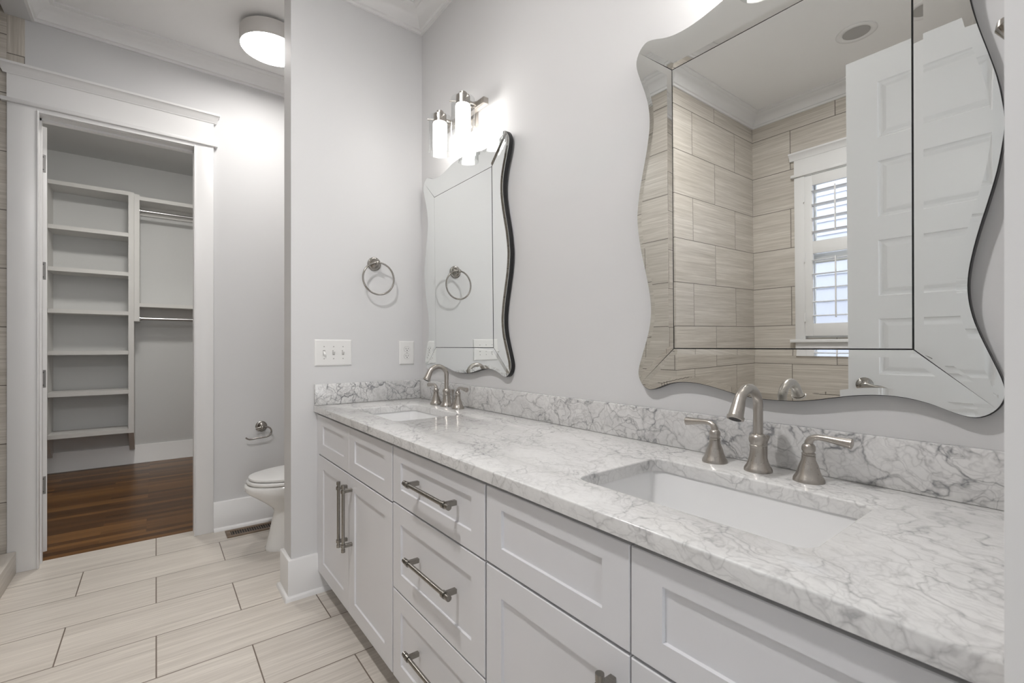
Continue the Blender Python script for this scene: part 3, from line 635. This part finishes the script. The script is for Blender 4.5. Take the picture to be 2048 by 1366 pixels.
P += [(-0.02, -0.052, -0.069), (-0.06, -0.052, -0.073), (-0.078, -0.052, -0.074), (-0.090, -0.052, -0.069), (-0.100, -0.052, -0.060)]
b.tube(P, 0.0052, 12); b.build('arm', M['steel'], t)

# ------------------------------------------------------------------ toilet
TY = 3.04
t = empty('toilet', 'white elongated toilet with closed lid behind the partition', 'toilet', (-0.40, TY, 0))
def egg(xf, xb, w, z, n=40, p=2.2):
    pts = []
    xc = xb - (xb - xf) * 0.42
    for k in range(n):
        a = 2 * math.pi * k / n; c, s_ = math.cos(a), math.sin(a)
        x = xc + (abs(c) ** (2 / p)) * (1 if c > 0 else -1) * ((xb - xc) if c > 0 else (xc - xf)); y = (abs(s_) ** (2 / p)) * (1 if s_ > 0 else -1) * w
        pts.append((x + 0.40, y, z))
    return pts
b = MB(); b.loft([egg(-.680, -.10, .118, 0), egg(-.682, -.10, .120, .012), egg(-.676, -.10, .116, .022), egg(-.660, -.10, .108, .10), egg(-.642, -.10, .104, .18), egg(-.634, -.10, .106, .225), egg(-.645, -.10, .118, .245), egg(-.69, -.10, .142, .285),
    egg(-.735, -.11, .165, .320), egg(-.768, -.13, .178, .345), egg(-.786, -.15, .184, .365), egg(-.790, -.16, .186, .382), egg(-.786, -.17, .184, .396), egg(-.774, -.18, .176, .400)]); b.build('bowl', M['porcelain'], t, sharp=60)
b = MB(); b.loft([egg(-.772, -.28, .182, .4035), egg(-.778, -.27, .186, .408), egg(-.778, -.27, .186, .418), egg(-.772, -.28, .181, .422)]); b.build('seat', M['plastic'], t, sharp=60)
b = MB(); b.loft([egg(-.762, -.26, .178, .427), egg(-.768, -.25, .182, .431), egg(-.766, -.25, .181, .440), egg(-.74, -.26, .165, .447), egg(-.64, -.30, .10, .450)]); b.build('lid', M['plastic'], t, sharp=60)
b = MB(); b.box(-0.25 + 0.40, -0.10 + 0.40, -0.11, 0.11, 0.30, 0.405, 0.02); b.box(-0.225 + 0.40, -0.015 + 0.40, -0.215, 0.215, 0.405, 0.73, 0.025, 4); b.build('tank', M['porcelain'], t)
MB().box(-0.235 + 0.40, -0.010 + 0.40, -0.225, 0.225, 0.7305, 0.765, 0.012, 3).build('tank_lid', M['porcelain'], t)
# ------------------------------------------------------------------ floor register
t = empty('floor_register', 'brown metal floor register with black slots beside the toilet', 'floor vent', (-0.66, 3.434, 0))
b = MB(); w, h = 0.177, 0.067; iw, ih = 0.150, 0.036
b.box(-w, w, -h, -ih, 0, 0.006, 0.002); b.box(-w, w, ih, h, 0, 0.006, 0.002); b.box(-w, -iw, -ih, ih, 0, 0.006, 0.002); b.box(iw, w, -ih, ih, 0, 0.006, 0.002); b.build('frame', M['vent'], t)
b = MB()
for k in range(22): x = -iw + (k + 0.5) * 2 * iw / 22; b.box(x - 0.0022, x + 0.0022, -ih - 0.001, ih + 0.001, 0.001, 0.0045)
b.build('grille', M['vent'], t, smooth=False)
MB().box(-iw - 0.002, iw + 0.002, -ih - 0.002, ih + 0.002, 0.0002, 0.0008).build('dark_backing', M['slot'], t, smooth=False)  # dark sheet standing in for the shade inside the duct

# ------------------------------------------------------------------ bathroom door (seen in the near mirror) and doorway
XD = -1.37
d2 = bpy.data.objects.new('door_2', None); COL.objects.link(d2); d2.location = (XD, 0.0, 0.012)
struct(d2, 'open white six-panel bathroom door seen in the near mirror')
DZ, DY0, DY1 = 2.435, -0.028, 0.734
def panel_door():
    b = MB(); B = b.b; py0, py1 = 0.088, 0.620
    tops = [2.308 - 0.3435 * k for k in range(6)]; ph = 0.243
    cells = [(z - ph, z) for z in tops]
    zs = sorted({0.0, DZ} | {c for p in cells for c in p})
    for side, sx in ((0.0, 1), (-0.035, -1)):
        def quad(y0, y1, z0, z1):
            B.faces.new([B.verts.new((side, y, z)) for y, z in ((y0, z0), (y1, z0), (y1, z1), (y0, z1))])
        quad(DY0, py0, 0, DZ); quad(py1, DY1, 0, DZ)
        for z0, z1 in zip(zs, zs[1:]):
            if any(abs(z0 - c[0]) < 1e-6 and abs(z1 - c[1]) < 1e-6 for c in cells):
                rings = []
                for ins, dep in ((0, 0), (0.004, 0.006), (0.010, 0.0085), (0.016, 0.0085), (0.030, 0.003), (0.034, 0.0025)):
                    rings.append([B.verts.new((side - sx * dep, y, z)) for y, z in ((py0 + ins, z0 + ins), (py1 - ins, z0 + ins), (py1 - ins, z1 - ins), (py0 + ins, z1 - ins))])
                for A, C in zip(rings, rings[1:]):
                    for k in range(4): B.faces.new((A[k], A[(k + 1) % 4], C[(k + 1) % 4], C[k]))
                B.faces.new(rings[-1])
            else: quad(py0, py1, z0, z1)
    for p in (((DY0, 0), (DY1, 0)), ((DY1, 0), (DY1, DZ)), ((DY1, DZ), (DY0, DZ)), ((DY0, DZ), (DY0, 0))):
        (ya, za), (yb, zb) = p; B.faces.new([B.verts.new(v) for v in ((0, ya, za), (0, yb, zb), (-0.035, yb, zb), (-0.035, ya, za))])
    bmesh.ops.remove_doubles(B, verts=B.verts, dist=1e-5); return b
panel_door().build('door_leaf', M['trim'], d2, smooth=False)
LZ = 0.985
for sx, nm in ((1, 0), (-1, -0.035)):
    b = MB(); b.lathe([(0.033, 0.0002), (0.033, 0.004), (0.030, 0.006), (0.0305, 0.008), (0.027, 0.011), (0.020, 0.016), (0.0125, 0.020), (0.0115, 0.034)], (nm, 0.672, LZ), (sx, 0, 0), n=36)
    h = b.build('lever_handle', M['steel'], d2, sharp=50)
    b = MB(); px = nm + sx * 0.046
    b.tube([(nm + sx * 0.030, 0.672, LZ), (px - sx * 0.004, 0.672, LZ), (px, 0.667, LZ + 0.001), (px, 0.652, LZ + 0.003), (px, 0.627, LZ - 0.003), (px, 0.602, LZ - 0.004), (px, 0.582, LZ - 0.011), (px, 0.568, LZ - 0.018)], [0.011, 0.0115, 0.012, 0.0105, 0.0078, 0.0068, 0.0058, 0.004], 16); b.build('lever', M['steel'], h)
MB().box(-0.029, -0.006, DY1 + 0.0002, DY1 + 0.0016, LZ - 0.028, LZ + 0.028).build('latch_plate', M['hinge'], d2, smooth=False)
b = MB()
b.box(-0.600, -0.585, -0.082, YS + 0.002, 0, 2.475); b.box(-1.415, -1.408, -0.082, YS, 0, 2.475); b.box(-1.415, -0.585, -0.082, YS, 2.475, 2.485)
b.box(-0.600, -0.584, YS + 0.002, YS + 0.020, 0, 2.49)
b.box(-0.584, -0.490, YS + 0.0005, YS + 0.0205, 1.02, 2.49, 0.002)
b.box(-1.52, -1.413, YS, YS + 0.02, 0, 2.49, 0.002)
b.box(-1.52, -0.49, YS, YS + 0.02, 2.49, 2.62, 0.002)
struct(b.build('trim_5', M['trim'], smooth=False), 'white jamb and casing of the doorway at the right edge')
t = empty('robe_hook', 'nickel robe hook peeking out at the right edge beside the mirror', 'hook', (-0.33, YS, 1.60))
MB().lathe([(0.024, 0.0003), (0.024, 0.004), (0.020, 0.008), (0.010, 0.012), (0.0075, 0.016), (0.0075, 0.026)], (0, 0, 0), (0, 1, 0)).build('rosette', M['steel'], t)
b = MB(); b.tube([(0, 0.024, 0), (0, 0.032, -0.004), (0, 0.038, -0.002), (0, 0.043, 0.010), (0, 0.045, 0.018)], [0.008, 0.009, 0.010, 0.0125, 0.008], 16); b.tube([(0, 0.024, 0.0), (0, 0.029, 0.02), (0, 0.028, 0.042), (0, 0.036, 0.055)], [0.006, 0.005, 0.005, 0.006], 12); b.build('hook_arm', M['steel'], t)

# ------------------------------------------------------------------ window on the west wall (seen in the near mirror)
w1 = bpy.data.objects.new('window_1', None); COL.objects.link(w1); w1.location = (XW, 1.227, 1.18); struct(w1, 'white cased window in the tiled wall, seen in the near mirror')
oz = (XW, 1.227, 1.18)
def wb(b, x0, x1, y0, y1, z0, z1, bev=0.0): b.box(x0, x1, y0 - oz[1], y1 - oz[1], z0 - oz[2], z1 - oz[2], bev)
b = MB(); wb(b, 0.0005, 0.020, 1.444, 1.515, 1.19, 2.452, 0.002); wb(b, 0.0005, 0.020, 0.94, 1.010, 1.19, 2.452, 0.002); wb(b, 0.0005, 0.020, 0.94, 1.515, 2.445, 2.470, 0.002)
wb(b, 0.0005, 0.034, 0.918, 1.537, 2.452, 2.474, 0.004); wb(b, 0.0005, 0.020, 0.94, 1.515, 2.474, 2.60)
pr = [(0.0005, 2.585), (0.024, 2.585), (0.028, 2.598), (0.036, 2.612), (0.048, 2.626), (0.052, 2.628), (0.052, 2.640), (0.0005, 2.640)]
b.prism([(o_, z - oz[2]) for o_, z in pr], 0.915 - oz[1], 1.545 - oz[1], 'xz')
wb(b, 0.0005, 0.020, 0.94, 1.515, 1.07, 1.165, 0.002)
b.build('casing', M['trim'], w1, sharp=40)
b = MB(); wb(b, -0.02, 0.045, 0.915, 1.547, 1.165, 1.19, 0.004); b.build('window_sill', M['trim'], w1)
b = MB(); wb(b, -0.1, 0.0, 1.444, 1.4595, 1.2005, 2.4545); wb(b, -0.1, 0.0, 0.9905, 1.010, 1.2005, 2.4545); wb(b, -0.1, 0.0, 1.01, 1.444, 2.44, 2.4545); wb(b, -0.1, 0.0, 1.01, 1.444, 1.2005, 1.212); b.build('window_frame', M['vinyl'], w1, smooth=False)
for z0, z1, xo in ((1.212, 1.82, -0.060), (1.80, 2.44, -0.085)):
    b = MB(); y0, y1 = 1.010, 1.444; s_ = 0.05
    wb(b, xo, xo + 0.025, y0, y0 + s_, z0, z1); wb(b, xo, xo + 0.025, y1 - s_, y1, z0, z1); wb(b, xo, xo + 0.025, y0 + s_, y1 - s_, z0, z0 + s_); wb(b, xo, xo + 0.025, y0 + s_, y1 - s_, z1 - 0.045, z1)
    f = b.build('sash', M['vinyl'], w1, smooth=False)
    b = MB(); wb(b, xo + 0.011, xo + 0.014, y0 + s_, y1 - s_, z0 + s_, z1 - 0.045); b.build('pane', M['glass'], f, smooth=False)
sh = empty('plantation_shutter', 'white plantation shutter with open louvers over the bathroom window', 'shutter', oz)
b = MB()
wb(b, 0.003, 0.031, 1.385, 1.441, 1.214, 2.438, 0.002); wb(b, 0.003, 0.031, 1.013, 1.069, 1.214, 2.438, 0.002)
for z0, z1 in ((1.214, 1.310), (1.842, 1.936), (2.360, 2.438)): wb(b, 0.003, 0.031, 1.069, 1.385, z0, z1, 0.002)
b.build('shutter_frame', M['trim'], sh)
def louver(z, ang):
    b = MB(); n = 12; L_ = 0.041; T = 0.0055; prof = []
    for k in range(n): a = 2 * math.pi * k / n; prof.append((L_ * math.cos(a), T * math.sin(a)))
    c, s2 = math.cos(ang), math.sin(ang)
    b.prism([(0.017 + x * c - y * s2, z - oz[2] + x * s2 + y * c) for x, y in prof], 1.0695 - oz[1], 1.3845 - oz[1], 'xz'); return b
for z in (2.310, 2.208, 2.105, 2.003): louver(z, R(3)).build('louver', M['trim'], sh)
for z in (1.790, 1.685, 1.580, 1.475, 1.370): louver(z, R(-3)).build('louver', M['trim'], sh)
for z0, z1 in ((1.985, 2.325), (1.35, 1.80)):
    b = MB(); wb(b, 0.060, 0.069, 1.222, 1.231, z0, z1, 0.001); b.build('tilt_rod', M['trim'], sh)
for hz in (2.28, 1.82, 1.36): MB().box(0.031, 0.036, 1.436 - oz[1], 1.446 - oz[1], hz - 0.035 - oz[2], hz + 0.035 - oz[2]).build('hinge', M['trim'], sh, smooth=False)
# neighbouring house wall outside
b = MB(); pr = []
z = 0.0
while z < 5.0: pr += [(0.018, z), (0.004, z + 0.15)]; z += 0.15
b.prism([(-0.06, 0)] + pr + [(-0.06, 5.0)], -4.0, 5.0, 'xz')
o = b.build('house_wall', M['siding'], smooth=False); o.location = (-4.9, 0, -0.5)
tag(o, 'pale blue lap siding of the house seen through the window', 'house')
struct(MB().box(-9, -2.97, -5, 7, -0.55, -0.5).build('ground', M['ground'], smooth=False), 'ground outside the window')
